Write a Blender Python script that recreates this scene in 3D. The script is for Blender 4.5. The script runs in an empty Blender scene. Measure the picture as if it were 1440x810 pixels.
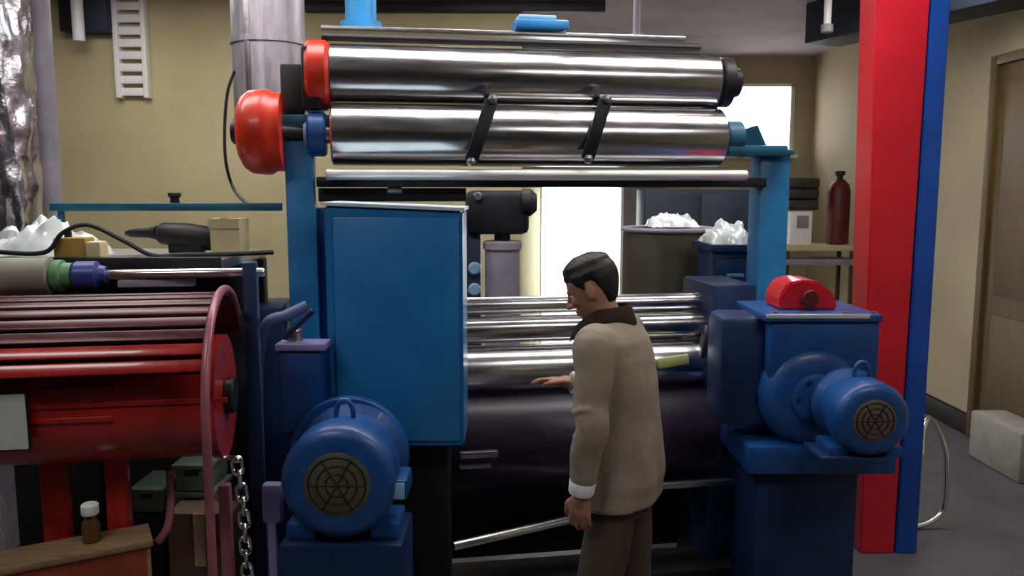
import bpy, bmesh, math, random
from mathutils import Vector, Matrix, noise
random.seed(7)
V = Vector
# ------------------------------------------------------------------ camera
FPX, HOR, CAMZ = 1150.0, 265.0, 1.93
PITCH = math.atan((405-HOR)/FPX)
S = bpy.context.scene
COL = S.collection
cam = bpy.data.objects.new('camera', bpy.data.cameras.new('camera'))
COL.objects.link(cam)
cam.data.sensor_width = 36.0
cam.data.lens = FPX/1440*36.0
cam.location = (0, 0, CAMZ)
cam.rotation_euler = (math.pi/2-PITCH, 0, 0)
cam.data.clip_start = 0.05
S.camera = cam
# ------------------------------------------------------------------ world / exposure
w = bpy.data.worlds.new('sky'); S.world = w; w.use_nodes = True
wb = w.node_tree.nodes['Background']
wb.inputs[0].default_value = (0.93, 0.97, 1.0, 1)
wb.inputs[1].default_value = 5.0
S.view_settings.view_transform = 'Standard'
S.view_settings.look = 'None'
S.view_settings.gamma = 1.0
S.view_settings.use_curve_mapping = False
S.view_settings.exposure = 0.8
LAMP = 6.2          # brightness of the ceiling lamps' diffusers

# ------------------------------------------------------------------ helpers
def lin(c):
    return tuple((x/255/12.92 if x/255 <= .04045 else ((x/255+.055)/1.055)**2.4) for x in c)

def mat(name, col, rough=.5, metal=0., var=.22, scale=6., bump=0., bscale=60., coat=0., emit=0., stretch=None, dark=None):
    m = bpy.data.materials.new(name); m.use_nodes = True
    nt = m.node_tree; N = nt.nodes; L = nt.links
    b = N['Principled BSDF']
    tc = N.new('ShaderNodeTexCoord')
    src = tc.outputs['Object']
    if stretch:
        mp_ = N.new('ShaderNodeMapping'); mp_.inputs['Scale'].default_value = stretch
        L.new(src, mp_.inputs[0]); src = mp_.outputs[0]
    n = N.new('ShaderNodeTexNoise'); n.inputs['Scale'].default_value = scale
    n.inputs['Detail'].default_value = 6; n.inputs['Roughness'].default_value = .6
    L.new(src, n.inputs['Vector'])
    r = N.new('ShaderNodeValToRGB')
    c = lin(col)
    d = lin(dark) if dark else tuple(x*(1-var*1.6) for x in c)
    l = tuple(min(1, x*(1+var)) for x in c)
    r.color_ramp.elements[0].position = .32; r.color_ramp.elements[0].color = (*d, 1)
    r.color_ramp.elements[1].position = .68; r.color_ramp.elements[1].color = (*l, 1)
    L.new(n.outputs['Fac'], r.inputs[0]); L.new(r.outputs[0], b.inputs['Base Color'])
    mr = N.new('ShaderNodeMapRange')
    mr.inputs['To Min'].default_value = max(.03, rough-.1); mr.inputs['To Max'].default_value = min(1, rough+.1)
    L.new(n.outputs['Fac'], mr.inputs[0]); L.new(mr.outputs[0], b.inputs['Roughness'])
    b.inputs['Metallic'].default_value = metal
    b.inputs['Coat Weight'].default_value = coat
    if emit:
        b.inputs['Emission Color'].default_value = (*c, 1); b.inputs['Emission Strength'].default_value = emit
    if bump:
        n2 = N.new('ShaderNodeTexNoise'); n2.inputs['Scale'].default_value = bscale; n2.inputs['Detail'].default_value = 4
        L.new(src, n2.inputs['Vector'])
        bp = N.new('ShaderNodeBump'); bp.inputs['Strength'].default_value = bump; bp.inputs['Distance'].default_value = .01
        L.new(n2.outputs['Fac'], bp.inputs['Height']); L.new(bp.outputs[0], b.inputs['Normal'])
    return m

M = dict(
 wall=mat('plaster_beige', (198,185,146), .85, var=.10, scale=1.2, bump=.15),
 wallr=mat('plaster_beige_grey', (186,173,146), .85, var=.10, scale=1.0, bump=.15),
 wallf=mat('front_wall_grey_paint', (96,92,92), .85, var=.1, scale=1.5),
 ceil=mat('ceiling_grey', (186,176,190), .8, var=.15, scale=1.5),
 floor=mat('concrete_floor', (92,92,98), .6, var=.18, scale=2.5, bump=.2),
 ground=mat('yard_concrete', (215,212,200), .8, var=.05, scale=2),
 steel=mat('bright_steel', (205,203,205), .2, 1., var=.08, scale=3, stretch=(1,12,12)),
 steelr=mat('brushed_steel', (180,178,182), .33, 1., var=.12, scale=5, stretch=(1,20,20)),
 chrome=mat('chrome', (235,235,238), .22, 1., var=.04),
 darkmetal=mat('dark_metal', (42,42,48), .45, .5, var=.25),
 black=mat('black_rubber', (22,22,26), .55, var=.25),
 blue=mat('machine_blue_paint', (36,122,188), .38, var=.10, scale=4, bump=.04, coat=.2),
 bluel=mat('post_blue_paint', (36,128,190), .4, var=.12, scale=5),
 blued=mat('motor_blue_paint', (20,74,140), .42, var=.2, scale=7, bump=.08, coat=.15),
 bluex=mat('navy_paint', (18,44,88), .45, var=.25, scale=6),
 bluec=mat('column_blue_paint', (20,76,170), .4, var=.14, scale=3),
 teal=mat('teal_paint', (24,92,120), .45, var=.2),
 red=mat('column_red_paint', (208,22,44), .4, var=.10, scale=3, coat=.2),
 redg=mat('orange_red_paint', (204,44,18), .38, var=.16, coat=.2),
 redd=mat('drum_red_paint', (164,34,30), .28, var=.18, scale=5, coat=.5),
 maroon=mat('maroon_slat', (88,50,54), .32, .3, var=.3, scale=5, stretch=(1,8,8)),
 maroont=mat('dusty_rose_tube', (158,96,108), .35, .2, var=.2),
 darkred=mat('dark_red', (98,22,20), .5, var=.3),
 foil=mat('silver_foil', (215,213,224), .25, 1., var=.12, bump=.3, bscale=30),
 lav=mat('lavender_grey_paint', (150,144,158), .55, var=.14),
 duct=mat('galvanised_duct', (178,172,182), .42, .75, var=.18, scale=4, stretch=(6,6,1)),
 white=mat('white_paint', (246,245,246), .45, var=.02),
 paper=mat('white_paper', (240,244,246), .8, var=.04),
 film=mat('clear_plastic_film', (232,240,244), .18, .0, var=.06, coat=.6),
 roll=mat('dark_film_roll', (52,42,58), .35, .1, var=.25, scale=3, stretch=(1,10,10)),
 olive=mat('dark_olive_drum', (64,60,50), .5, .2, var=.3),
 navy=mat('dark_navy', (30,40,58), .5, .1, var=.25),
 shirt=mat('beige_cotton', (150,138,122), .9, var=.12, scale=9, bump=.35, bscale=45),
 collar=mat('dark_brown_cloth', (66,46,38), .9, var=.2),
 trous=mat('brown_twill', (78,66,58), .9, var=.2, bump=.3),
 skin=mat('skin', (176,126,104), .55, var=.08),
 hair=mat('black_hair', (20,17,19), .5, var=.3, scale=40, bump=.25, bscale=160),
 shoe=mat('black_leather', (28,26,26), .4, var=.2),
 eye=mat('eye_white', (220,216,210), .2, var=.02),
 greyroll=mat('grey_core_roll', (136,134,122), .6, var=.15),
 green=mat('green_collar', (92,140,96), .5, var=.15),
 violet=mat('blue_violet_chuck', (52,62,140), .4, var=.15),
 yellow=mat('ochre_plastic', (170,138,62), .5, var=.25),
 cream=mat('cream_card', (206,190,150), .8, var=.12),
 doorb=mat('brown_door', (98,78,46), .55, var=.18, scale=3, stretch=(6,6,1)),
 walllit=mat('lit_wall_yellow', (226,220,170), .6, var=.08),  # yellow light on the wall by the doorway, put into the colour
 wallshade=mat('shaded_wall_grey', (120,116,122), .6, var=.1),  # wall in shade right of the doorway, put into the colour
 skirt=mat('black_skirting', (24,22,20), .6, var=.2),
 kerb=mat('light_grey_concrete', (164,160,154), .8, var=.1, bump=.2),
 wood=mat('pale_board', (140,112,84), .7, var=.2, stretch=(1,8,8)),
 orange=mat('orange_red_board', (146,58,30), .6, var=.25),
 sage=mat('grey_green_crate', (104,122,112), .6, var=.15),
 card=mat('brown_cardboard', (104,84,68), .85, var=.15),
 amber=mat('brown_bottle', (92,62,28), .2, var=.15),
 grille=mat('olive_grille', (88,88,66), .6, .2, var=.25),
 brownend=mat('brown_cover', (110,88,76), .6, var=.2),
 plate=mat('pale_blue_plate', (128,170,206), .4, var=.1),
 satin=mat('satin_steel', (238,238,240), .42, .6, var=.04),
 pipeb=mat('blue_grey_paint', (84,104,150), .5, var=.2),
 glint=mat('roll_glint_lime', (205,215,140), .5, var=.1),
 lidlit=mat('lit_lid_tone', (200,220,234), .4, var=.06),  # lit top of the blue cabinet, its brightness put into the colour
 lavm=mat('pale_violet_paint', (140,138,190), .5, var=.15),
 diff=mat('lamp_diffuser', (255,252,246), .5, var=0, emit=LAMP),
)
gl = bpy.data.materials.new('window_glass'); gl.use_nodes = True
_b = gl.node_tree.nodes['Principled BSDF']
_b.inputs['Transmission Weight'].default_value = 1; _b.inputs['Roughness'].default_value = .02; _b.inputs['IOR'].default_value = 1.05
M['glass'] = gl

def ray(px, py):
    a = (px-720)/FPX; b = (405-py)/FPX
    return V((a, math.cos(PITCH)+b*math.sin(PITCH), -math.sin(PITCH)+b*math.cos(PITCH)))
def at(px, py, Y):
    d = ray(px, py); return V((0, 0, CAMZ)) + d*(Y/d.y)
def atX(px, py, X):
    d = ray(px, py); return V((0, 0, CAMZ)) + d*(X/d.x)
TH = math.radians(9.2)
U = V((math.cos(TH), math.sin(TH), 0)); W = V((-math.sin(TH), math.cos(TH), 0)); Z = V((0, 0, 1))
P0 = V((-.81, 3.6, 0))
def mp(px, py, off=0.):
    "point of the roller machine's plane (pushed back by off) seen at a pixel"
    d = ray(px, py); o = V((0, 0, CAMZ))
    t = ((P0+W*off)-o).dot(W)/d.dot(W)
    return o+d*t
RM = Matrix((U, W, Z)).transposed()          # machine axes
def rz(a): return Matrix.Rotation(a, 3, 'Z')

def new(): return bmesh.new()
def box(bm, c, s, R=None, bev=.006):
    t = bmesh.new(); bmesh.ops.create_cube(t, size=1)
    for v in t.verts: v.co = V((v.co.x*s[0], v.co.y*s[1], v.co.z*s[2]))
    b = min(bev, min(s)*.3)
    if b > .0008: bmesh.ops.bevel(t, geom=t.edges[:], offset=b, segments=2, affect='EDGES', profile=.5)
    for v in t.verts: v.co = ((R @ v.co) if R else v.co) + V(c)
    merge(bm, t); return bm
def merge(bm, t):
    me = bpy.data.meshes.new('t'); t.to_mesh(me); t.free(); bm.from_mesh(me); bpy.data.meshes.remove(me)
def basis(d):
    d = d.normalized(); a = Z if abs(d.z) < .9 else V((1, 0, 0))
    x = d.cross(a).normalized(); return x, x.cross(d).normalized()
def lathe(bm, a, b, prof, n=32, cap=True):
    "prof: (distance along a->b, radius)"
    d = (b-a).normalized(); x, y = basis(d); rings = []
    for t, r in prof:
        rings.append([bm.verts.new(a+d*t+(x*math.cos(k*2*math.pi/n)+y*math.sin(k*2*math.pi/n))*max(r, 1e-4)) for k in range(n)])
    for p, q in zip(rings, rings[1:]):
        for k in range(n): bm.faces.new((p[k], p[(k+1) % n], q[(k+1) % n], q[k]))
    if cap: bm.faces.new(rings[0][::-1]); bm.faces.new(rings[-1])
    return bm
def cyl(bm, a, b, r, n=32, ch=.004):
    L = (b-a).length; c = min(ch, r*.4, L*.3)
    return lathe(bm, a, b, [(0, r-c), (c, r), (L-c, r), (L, r-c)], n)
def tube(bm, pts, r, n=12):
    rings = []; x = None
    for i, p in enumerate(pts):
        d = (pts[min(i+1, len(pts)-1)]-pts[max(i-1, 0)]).normalized()
        if x is None: x, _ = basis(d)
        x = (x-d*x.dot(d)).normalized(); y = d.cross(x)
        rr = r[i] if isinstance(r, (list, tuple)) else r
        rings.append([bm.verts.new(p+(x*math.cos(k*2*math.pi/n)+y*math.sin(k*2*math.pi/n))*rr) for k in range(n)])
    for p, q in zip(rings, rings[1:]):
        for k in range(n): bm.faces.new((p[k], p[(k+1) % n], q[(k+1) % n], q[k]))
    bm.faces.new(rings[0][::-1]); bm.faces.new(rings[-1]); return bm
def smooth_path(pts, k=6):
    out = []
    P = [pts[0]]+list(pts)+[pts[-1]]
    for i in range(1, len(P)-2):
        for j in range(k):
            t = j/k; a, b, c, d = P[i-1], P[i], P[i+1], P[i+2]
            out.append(.5*((2*b)+(c-a)*t+(2*a-5*b+4*c-d)*t*t+(3*b-a-3*c+d)*t**3))
    out.append(pts[-1]); return out
def prism(bm, poly, depth):
    "poly: list of points in a plane, extruded along vector depth"
    a = [bm.verts.new(p) for p in poly]; b = [bm.verts.new(p+depth) for p in poly]
    n = len(a); bm.faces.new(a); bm.faces.new(b[::-1])
    for k in range(n): bm.faces.new((a[k], b[k], b[(k+1) % n], a[(k+1) % n]))
    return bm
def ball(bm, c, r, R=None, sub=3):
    t = bmesh.new(); bmesh.ops.create_icosphere(t, subdivisions=sub, radius=1)
    for v in t.verts:
        q = V((v.co.x*r[0], v.co.y*r[1], v.co.z*r[2])); v.co = ((R @ q) if R else q)+V(c)
    merge(bm, t); return bm

def finish(bm, name, sm=True):
    bmesh.ops.recalc_face_normals(bm, faces=bm.faces[:])
    me = bpy.data.meshes.new(name); bm.to_mesh(me); bm.free()
    if sm:
        for p in me.polygons: p.use_smooth = True
        me.set_sharp_from_angle(angle=math.radians(38))
    return me
ORG = {}
def obj(name, bm, m, parent=None, label=None):
    me = finish(bm, name) if isinstance(bm, bmesh.types.BMesh) else bm
    me.materials.clear(); me.materials.append(M[m])
    o = bpy.data.objects.new(name, me); COL.objects.link(o)
    if parent is not None:
        g = ORG[parent.name]; me.transform(Matrix.Translation(-g)); o.parent = parent; ORG[o.name] = g
        if label: o['label'] = label
    else:
        xs = [v.co for v in me.vertices]
        lo = V([min(c[i] for c in xs) for i in range(3)]); hi = V([max(c[i] for c in xs) for i in range(3)])
        g = V(((lo.x+hi.x)/2, (lo.y+hi.y)/2, lo.z)); me.transform(Matrix.Translation(-g)); o.location = g; ORG[o.name] = g
    return o
def copyof(o, delta, parent):
    c = o.copy(); COL.objects.link(c); c.parent = parent; c.location = o.location+delta; ORG[c.name] = ORG[o.name]; return c
def tag(o, label, cat, group=None):
    o['label'] = label; o['category'] = cat
    if group: o['group'] = group
    return o
def thing(name, label, cat, loc, group=None):
    o = bpy.data.objects.new(name, None); COL.objects.link(o); o.empty_display_size = .1
    o.location = loc; ORG[o.name] = V(loc); return tag(o, label, cat, group)
def struct(name, bm, m, parent=None):
    o = obj(name, bm, m, parent)
    if parent is None: o['kind'] = 'structure'
    return o
def sbox(bm, x0, y0, x1, y1, Y, dep, R=None, bev=.008):
    a = at(x0, (y0+y1)/2, Y); b = at(x1, (y0+y1)/2, Y); c = at((x0+x1)/2, y0, Y); d = at((x0+x1)/2, y1, Y)
    back = V((0, dep/2, 0)) if R is None else R @ V((0, dep/2, 0))
    return box(bm, V(((a.x+b.x)/2, Y, (c.z+d.z)/2))+back, (b.x-a.x, dep, c.z-d.z), R, bev)

# ------------------------------------------------------------------ the room
CH = 3.5
YL, YR, XR, XL, XS, YF = 6.8, 10.0, 3.62, -6.4, .08, -5.0
def slab(lo, hi, bev=0): 
    lo, hi = V(lo), V(hi); return box(new(), (lo+hi)/2, hi-lo, None, bev)
struct('floor', slab((XL, YF, -.1), (XR, YR+.2, 0)), 'floor')
struct('ceiling', slab((XL, YF, CH), (XR, YR+.2, CH+.12)), 'ceil')
struct('wall_left', slab((XL-.2, YF, 0), (XL, YL+.2, CH)), 'wall')
struct('wall_front', slab((XL, YF-.2, 0), (XR, YF, CH)), 'wallf')
struct('wall_back_left', slab((XL, YL, 0), (XS, YL+.2, CH)), 'wall')
struct('wall_return', slab((XS-.2, YL+.2, 0), (XS, YR, CH)), 'wall')
# far wall with doorway and window
dx0, dx1 = at(762, 300, YR).x, at(872, 300, YR).x; dz = at(800, 259, YR).z
wx0, wx1 = at(1006, 150, YR).x, at(1117, 150, YR).x; wz1, wz0 = at(1060, 117, YR).z, at(1060, 218, YR).z
bm = new()
for lo, hi in (((XS-.2, 0), (dx0, CH)), ((dx0, dz), (dx1, CH)), ((dx1, 0), (wx0, CH)), ((wx0, 0), (wx1, wz0)), ((wx0, wz1), (wx1, CH)), ((wx1, 0), (XR, CH))):
    box(bm, ((lo[0]+hi[0])/2, YR+.1, (lo[1]+hi[1])/2), (hi[0]-lo[0], .2, hi[1]-lo[1]), None, 0)
struct('wall_back_right', bm, 'wallr')
struct('wall_right', slab((XR, YF, 0), (XR+.2, YR+.2, CH)), 'wallr')
struct('ground', slab((-8, YR+.2, -.12), (12, YR+20, -.02)), 'ground')
# window
bm = new(); fw = .035
for (a, b, c, d) in ((wx0, wx0+fw, wz0, wz1), (wx1-fw, wx1, wz0, wz1), (wx0, wx1, wz0, wz0+fw), (wx0, wx1, wz1-fw, wz1)):
    box(bm, ((a+b)/2, YR+.06, (c+d)/2), (b-a, .07, d-c), None, .004)
win = struct('window_1', bm, 'white')
obj('pane', slab((wx0+fw, YR+.05, wz0+fw), (wx1-fw, YR+.058, wz1-fw)), 'glass', win)
obj('window_sill', slab((wx0-.04, YR-.1, wz0-.04), (wx1+.04, YR+.02, wz0), .008), 'white', win)
# doorway: frame, and two added panels coloured as lit and shaded wall
bm = new()
for (a, b, c, d) in ((dx0-.04, dx0, 0, dz+.04), (dx1, dx1+.04, 0, dz+.04), (dx0, dx1, dz, dz+.04)):
    box(bm, ((a+b)/2, YR-.01, (c+d)/2), (b-a, .1, d-c), None, .004)
dr = struct('door_1', bm, 'white')
lw = .5
a = math.radians(62)
lf = obj('wall_tone_panel', box(new(), (dx0-.02+lw/2*math.cos(a)-.26, YR-.32, dz/2), (lw, .045, dz-.03), rz(a), .005), 'walllit', dr, 'upright panel in the pale yellow of the lit wall')
obj('wall_tone_panel', box(new(), (dx1+.28, YR-.12, dz/2), (.5, .045, dz-.03), rz(math.radians(-14)), .005), 'wallshade', dr, 'upright panel in the grey of the shaded wall')
# right wall: brown door, skirting
ya, yb = atX(1398, 300, XR).y, 4.9
bm = slab((XR-.03, yb, 0), (XR+.001, ya, atX(1410, 92, XR).z), .006)
d2 = struct('door_2', bm, 'doorb')
pz = atX(1410, 92, XR).z
for z0, z1 in ((.15, 1.0), (1.15, pz-.15)):
    obj('door_panel', slab((XR-.042, yb+.12, z0), (XR-.028, ya-.12, z1), .006), 'doorb', d2)
bm = new()
box(bm, (XR-.03, ya+.04, (pz+.07)/2), (.06, .08, pz+.07), None, .006)
box(bm, (XR-.03, (ya+yb)/2, pz+.035), (.06, ya-yb, .07), None, .006)
obj('door_frame', bm, 'doorb', d2)
struct('baseboard_right', slab((XR-.05, ya+.08, 0), (XR, YR, .16), .005), 'skirt')
# ceiling lamps, all out of view; front pair and rear row are added fill
def lamp(x, y, label):
    t = thing('ceiling_lamp', label, 'lamp', (x, y, CH-.09), 'panel lamps under the ceiling')
    bm = new(); box(bm, (x, y, CH-.035), (1.5, .6, .069), None, .01); obj('housing', bm, 'white', t)
    bm = new(); box(bm, (x, y, CH-.078), (1.42, .52, .018), None, .004); obj('diffuser', bm, 'diff', t)
    for q in (-1, 1):
        bm = new(); box(bm, (x+q*.73, y, CH-.078), (.03, .58, .02), None, .005); obj('end_strip', bm, 'white', t)
for x, n in ((-1.95, 'left'), (-.35, 'middle'), (1.25, 'right')):
    lamp(x, 3.45, 'ceiling lamp panel above the rollers, %s of its row' % n)
for x, n in ((-1.7, 'left'), (1.7, 'right')):
    lamp(x, 1.0, 'added fill lamp panel near the camera, %s of the pair' % n)  # unseen fill, added to brighten the machine fronts
for x, n in ((-2.6, 'left'), (.2, 'middle'), (2.4, 'right')):
    lamp(x, 5.45, 'added fill lamp panel for the back wall behind the roller machine, %s of its row' % n)  # unseen row, added to brighten the back wall
# ceiling duct, dark
a, b = at(1158, 20, 7.3), at(1450, 20, 5.6)
a.z = b.z = (3.16+CH)/2; dd = b-a
tag(obj('ceiling_duct', box(new(), (a+b)/2, (dd.length, .4, CH-3.16-.004), rz(math.atan2(dd.y, dd.x)), .01), 'navy'),
    'dark navy box duct under the ceiling behind the red column', 'duct')

# ------------------------------------------------------------------ the roller machine
def foot(p): return V((p.x, p.y, 0))
mc = mp(740, 400, 0)
mach = thing('roller_machine', 'large blue framed machine with stacked steel rollers behind the worker', 'machine', (mc.x, mc.y, 0))
def along(p, px, off_py):          # point at same height on the line through p parallel to U, at pixel column px
    d = ray(px, 0); k = d.x/d.y
    # p.x+s*U.x = k*(p.y+s*U.y) approximately for this column (iterated with the true ray)
    s = (k*p.y-p.x)/(U.x-k*U.y)
    for _ in range(6):
        q = p+U*s; rr = (q-V((0, 0, CAMZ)))
        f = rr.y*math.cos(PITCH)-rr.z*math.sin(PITCH)
        s += ((px-720)/FPX*f-q.x)/U.x
    return p+U*s
def roll(name, pxl, pxr, py, r, off, m, jr=.035, jl=.12, prof=None, label=None):
    a = mp(pxl, py, off); b = along(a, pxr, py)
    bm = new(); L = (b-a).length; c = .008
    lathe(bm, a, b, [(0, r*.72), (0, r-c), (c, r), (L-c, r), (L, r-c), (L, r*.72), (L-.012, r*.70), (L-.012, jr+.01)], 56)
    o = obj(name, bm, m, mach, label)
    for e, s in ((a, -1), (b, 1)):
        bm = new(); cyl(bm, e-U*s*.02, e+U*s*jl, jr, 20); obj('journal', bm, 'steelr', o)
    return a, b
# upper rolls
a1, b1 = roll('roll', 463, 1003, 104, .128, .04, 'steel', .04, .10)
a2, b2 = roll('roll', 466, 1010, 189, .134, -.02, 'steel', .04, .10)
# rod and rail above the top roll
p = mp(452, 52, .02); q = along(p, 985, 0)
bm = new(); cyl(bm, p, q, .016, 14); obj('guide_rod', bm, 'black', mach)
p = mp(452, 41, .12); q = along(p, 960, 0)
obj('top_rail', box(new(), (p+q)/2, ((q-p).length, .09, .02), RM, .004), 'steelr', mach)
# bearing blocks
def block(name, c, s, m, par, bev=.012, R=RM): return obj(name, box(new(), c, s, R, bev), m, par)
bk = block('bearing_block', a1-U*.07+V((0, 0, -.03)), (.08, .22, .26), 'darkmetal', mach)
bk2 = obj('bearing_block', lathe(new(), b1+U*.02, b1+U*.12, [(0, .105), (.01, .115), (.05, .115), (.06, .07), (.1, .065)], 28), 'darkmetal', mach)
bm = new(); lathe(bm, a2-U*.10, a2-U*.02, [(0, .08), (.01, .095), (.07, .095), (.08, .085)], 32)
ring = obj('bearing_housing', bm, 'blued', mach)
bm = new(); lathe(bm, a2-U*.115, a2-U*.10, [(0, .05), (.015, .06)], 24); obj('bearing_cap', bm, 'plate', ring)
bm = new(); lathe(bm, b2+U*.02, b2+U*.12, [(0, .07), (.01, .08), (.08, .08), (.1, .05)], 32)
obj('bearing_housing', bm, 'teal', mach)
# support arms of the upper rolls
bm = new(); box(bm, mp(432, 172, .05), (.26, .2, .05), RM, .01); obj('cross_plate', bm, 'teal', mach)
bm = new(); p = b2+U*.10; q = mp(1075, 213, 0)
box(bm, V(((p.x+q.x)/2, (p.y+q.y)/2, q.z+.0)), ((q-p).length+.14, .16, .05), RM, .01)
prism(bm, [p+V((0, 0, -.08))-U*.03-W*.03, p+V((0, 0, .03))-U*.01-W*.03, p+U*.08+V((0, 0, .06))-W*.03, p+U*.12+V((0, 0, -.02))-W*.03, q+U*.0+V((0, 0, .02))-W*.03, q+V((0, 0, -.03))-U*.12-W*.03], W*.05)
obj('support_arm', bm, 'teal', mach)
bm = new(); p = b1+U*.03+W*.09; box(bm, p+V((0, 0, -.17)), (.05, .05, .4), RM, .008); box(bm, p+V((0, 0, .02))-W*.04, (.05, .12, .06), RM, .008)
obj('support_arm', bm, 'darkmetal', mach)
# red guards on the left ends
c1 = mp(431, 106, .04)
bm = new(); lathe(bm, c1, c1+U*.10, [(0, .05), (.0, .135), (.015, .15), (.085, .15), (.10, .135), (.10, .06)], 40)
g = obj('pulley_guard', bm, 'redg', mach)
bm = new(); lathe(bm, c1-U*.015, c1, [(0, .04), (.015, .05)], 20); obj('hub', bm, 'darkmetal', g)
c2 = mp(336, 186, -.05); c2b = mp(398, 186, -.05); L = (c2b-c2).length
bm = new(); lathe(bm, c2, c2b, [(0, .06), (.0, .11), (.02, .15), (.05, .172), (.10, .178), (L-.05, .178), (L-.03, .165), (L, .165), (L, .08)], 44)
g = obj('brake_drum', bm, 'redg', mach)
bm = new(); lathe(bm, c2-U*.03, c2, [(0, .04), (.01, .05), (.03, .055)], 24); obj('hub', bm, 'darkmetal', g)
bm = new(); cyl(bm, c2b-U*.01, V((a2-U*.09)), .03, 18); obj('drive_shaft', bm, 'darkmetal', mach)
bm = new(); box(bm, mp(412, 130, .12), (.10, .06, .24), RM, .01); obj('guard_bracket', bm, 'black', mach)
# diagonal hold-down straps
for (xa, ya_, xb, yb_) in ((692, 140, 662, 228), (852, 140, 826, 224)):
    p, q = mp(xa, ya_, -.175), mp(xb, yb_, -.175); d = (q-p); ang = math.atan2(d.dot(Z), d.dot(U))
    R = RM @ Matrix.Rotation(-ang, 3, 'Y')
    s = obj('strap', box(new(), (p+q)/2, (d.length, .018, .058), R, .006), 'darkmetal', mach)
    for e in (p, q):
        bm = new(); lathe(bm, e-W*.03, e+W*.0, [(0, .012), (.004, .02), (.03, .02)], 6); obj('bolt', bm, 'steelr', s)
    bm = new(); cyl(bm, p+W*.0, p+W*.16, .014, 12); obj('strap_pin', bm, 'darkmetal', s)
# chrome tie bar and dark beam
p = mp(458, 245, -.12); q = along(p, 1050, 0)
bm = new(); cyl(bm, p, q, .024, 24); obj('tie_bar', bm, 'satin', mach)
p = mp(446, 256, -.02); q = along(p, 1072, 0)
obj('cross_beam', box(new(), (p+q)/2, ((q-p).length, .10, .045), RM, .006), 'darkmetal', mach)
p = mp(448, 274, .02); q = along(p, 655, 0)
bm = box(new(), (p+q)/2, ((q-p).length, .05, .06), RM, .006); obj('wiring_tray', bm, 'black', mach)
p = mp(555, 268, -.01); bm = box(new(), p, (.07, .03, .03), RM, .008); obj('junction_box', bm, 'steelr', mach)
# posts
def post(x0, x1, ytop, off, m):
    p, q = mp(x0, ytop, off), mp(x1, ytop, off); wd = (q-p).length; c = (p+q)/2
    return obj('post', box(new(), V((c.x, c.y, c.z/2))+W*.05, (wd, .12, c.z), RM, .008), m, mach)
ptl = post(399, 440, 178, -.02, 'bluel'); ptr = post(1069, 1111, 216, -.02, 'bluel')
p = mp(420, 176, -.02); obj('post_cap', box(new(), V((p.x, p.y, p.z))+W*.05, (.17, .16, .03), RM, .006), 'teal', ptl)
p = mp(1090, 214, -.02); obj('post_cap', box(new(), V((p.x, p.y, p.z))+W*.05, (.17, .16, .025), RM, .006), 'teal', ptr)
# lower side frames
def plate(px0, px1, ytop, off, m, thick=.32, name='side_frame'):
    p, q = mp(px0, ytop, off), mp(px1, ytop, off); c = (p+q)/2
    return obj(name, box(new(), V((c.x, c.y, c.z/2))+W*thick/2, ((q-p).length, thick, c.z), RM, .015), m, mach)
plate(352, 398, 432, -.10, 'bluex'); plate(440, 480, 292, .06, 'blued', .1); plate(1004, 1066, 400, -.14, 'bluex', .4)
# lower rolls
aA, bA = roll('roll', 600, 988, 432, .042, .06, 'chrome', .02, .06)
aB, bB = roll('roll', 600, 990, 466, .062, .02, 'steel', .025, .05)
aC, bC = roll('roll', 600, 996, 522, .112, .02, 'chrome', .035, .05)
bm = new(); p = mp(990, 482, -.06); box(bm, p, (.03, .05, .17), RM @ Matrix.Rotation(.2, 3, 'Y'), .006); obj('roll_bracket', bm, 'steelr', mach)
bm = new(); p = mp(947, 508, -.10); box(bm, p, (.15, .02, .05), RM @ Matrix.Rotation(-.12, 3, 'Y'), .01); obj('glint_block', bm, 'glint', mach, 'pale yellow green block for the roll highlight')  # added block, coloured as the yellow-green highlight on the roll
# step rails and base
for (x0, y0, x1, off, h) in ((646, 640, 700, -.27, .03), (646, 656, 690, -.27, .018), (924, 683, 1030, -.27, .028)):
    p = mp(x0, y0, off); q = along(p, x1, 0)
    obj('rail', box(new(), (p+q)/2, ((q-p).length, .035, h), RM, .006), 'steelr', mach)
p, q = mp(600, 900, .35), mp(1000, 900, .35); obj('back_plate', box(new(), V(((p.x+q.x)/2, (p.y+q.y)/2, .38)), ((q-p).length, .03, .7), RM, .006), 'black', mach)
p = mp(640, 760, -.1); q = along(p, 1010, 0)
obj('base_beam', box(new(), V(((p.x+q.x)/2, (p.y+q.y)/2, .08)), (1.5, .25, .16), RM, .01), 'black', mach)
# lever bar lying across the foot of the machine
p, q = at(636, 768, 3.2), at(812, 728, 3.55)
bm = new(); cyl(bm, p, q, .02, 16); lb = obj('foot_bar', bm, 'chrome', mach)
bm = new(); cyl(bm, p+(q-p)*.9, V((q.x, q.y+.25, q.z-.05)), .018, 12); obj('bar_arm', bm, 'darkmetal', lb)
# dark wound roll of film
cR = mp(612, 618, .02); L = (along(cR, 988, 0)-cR).length
bm = new(); lathe(bm, cR, cR+U*L, [(0, .1), (0, .23), (.008, .235), (L*.25, .235), (L*.5, .236), (L-.008, .235), (L, .23), (L, .1)], 64)
fr = obj('film_roll', bm, 'roll'); tag(fr, 'big dark roll of wound film below the lower steel rollers', 'film roll')
bm = new(); cyl(bm, cR-U*.1, cR+U*(L+.06), .05, 20); obj('core_shaft', bm, 'steelr', fr)

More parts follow.
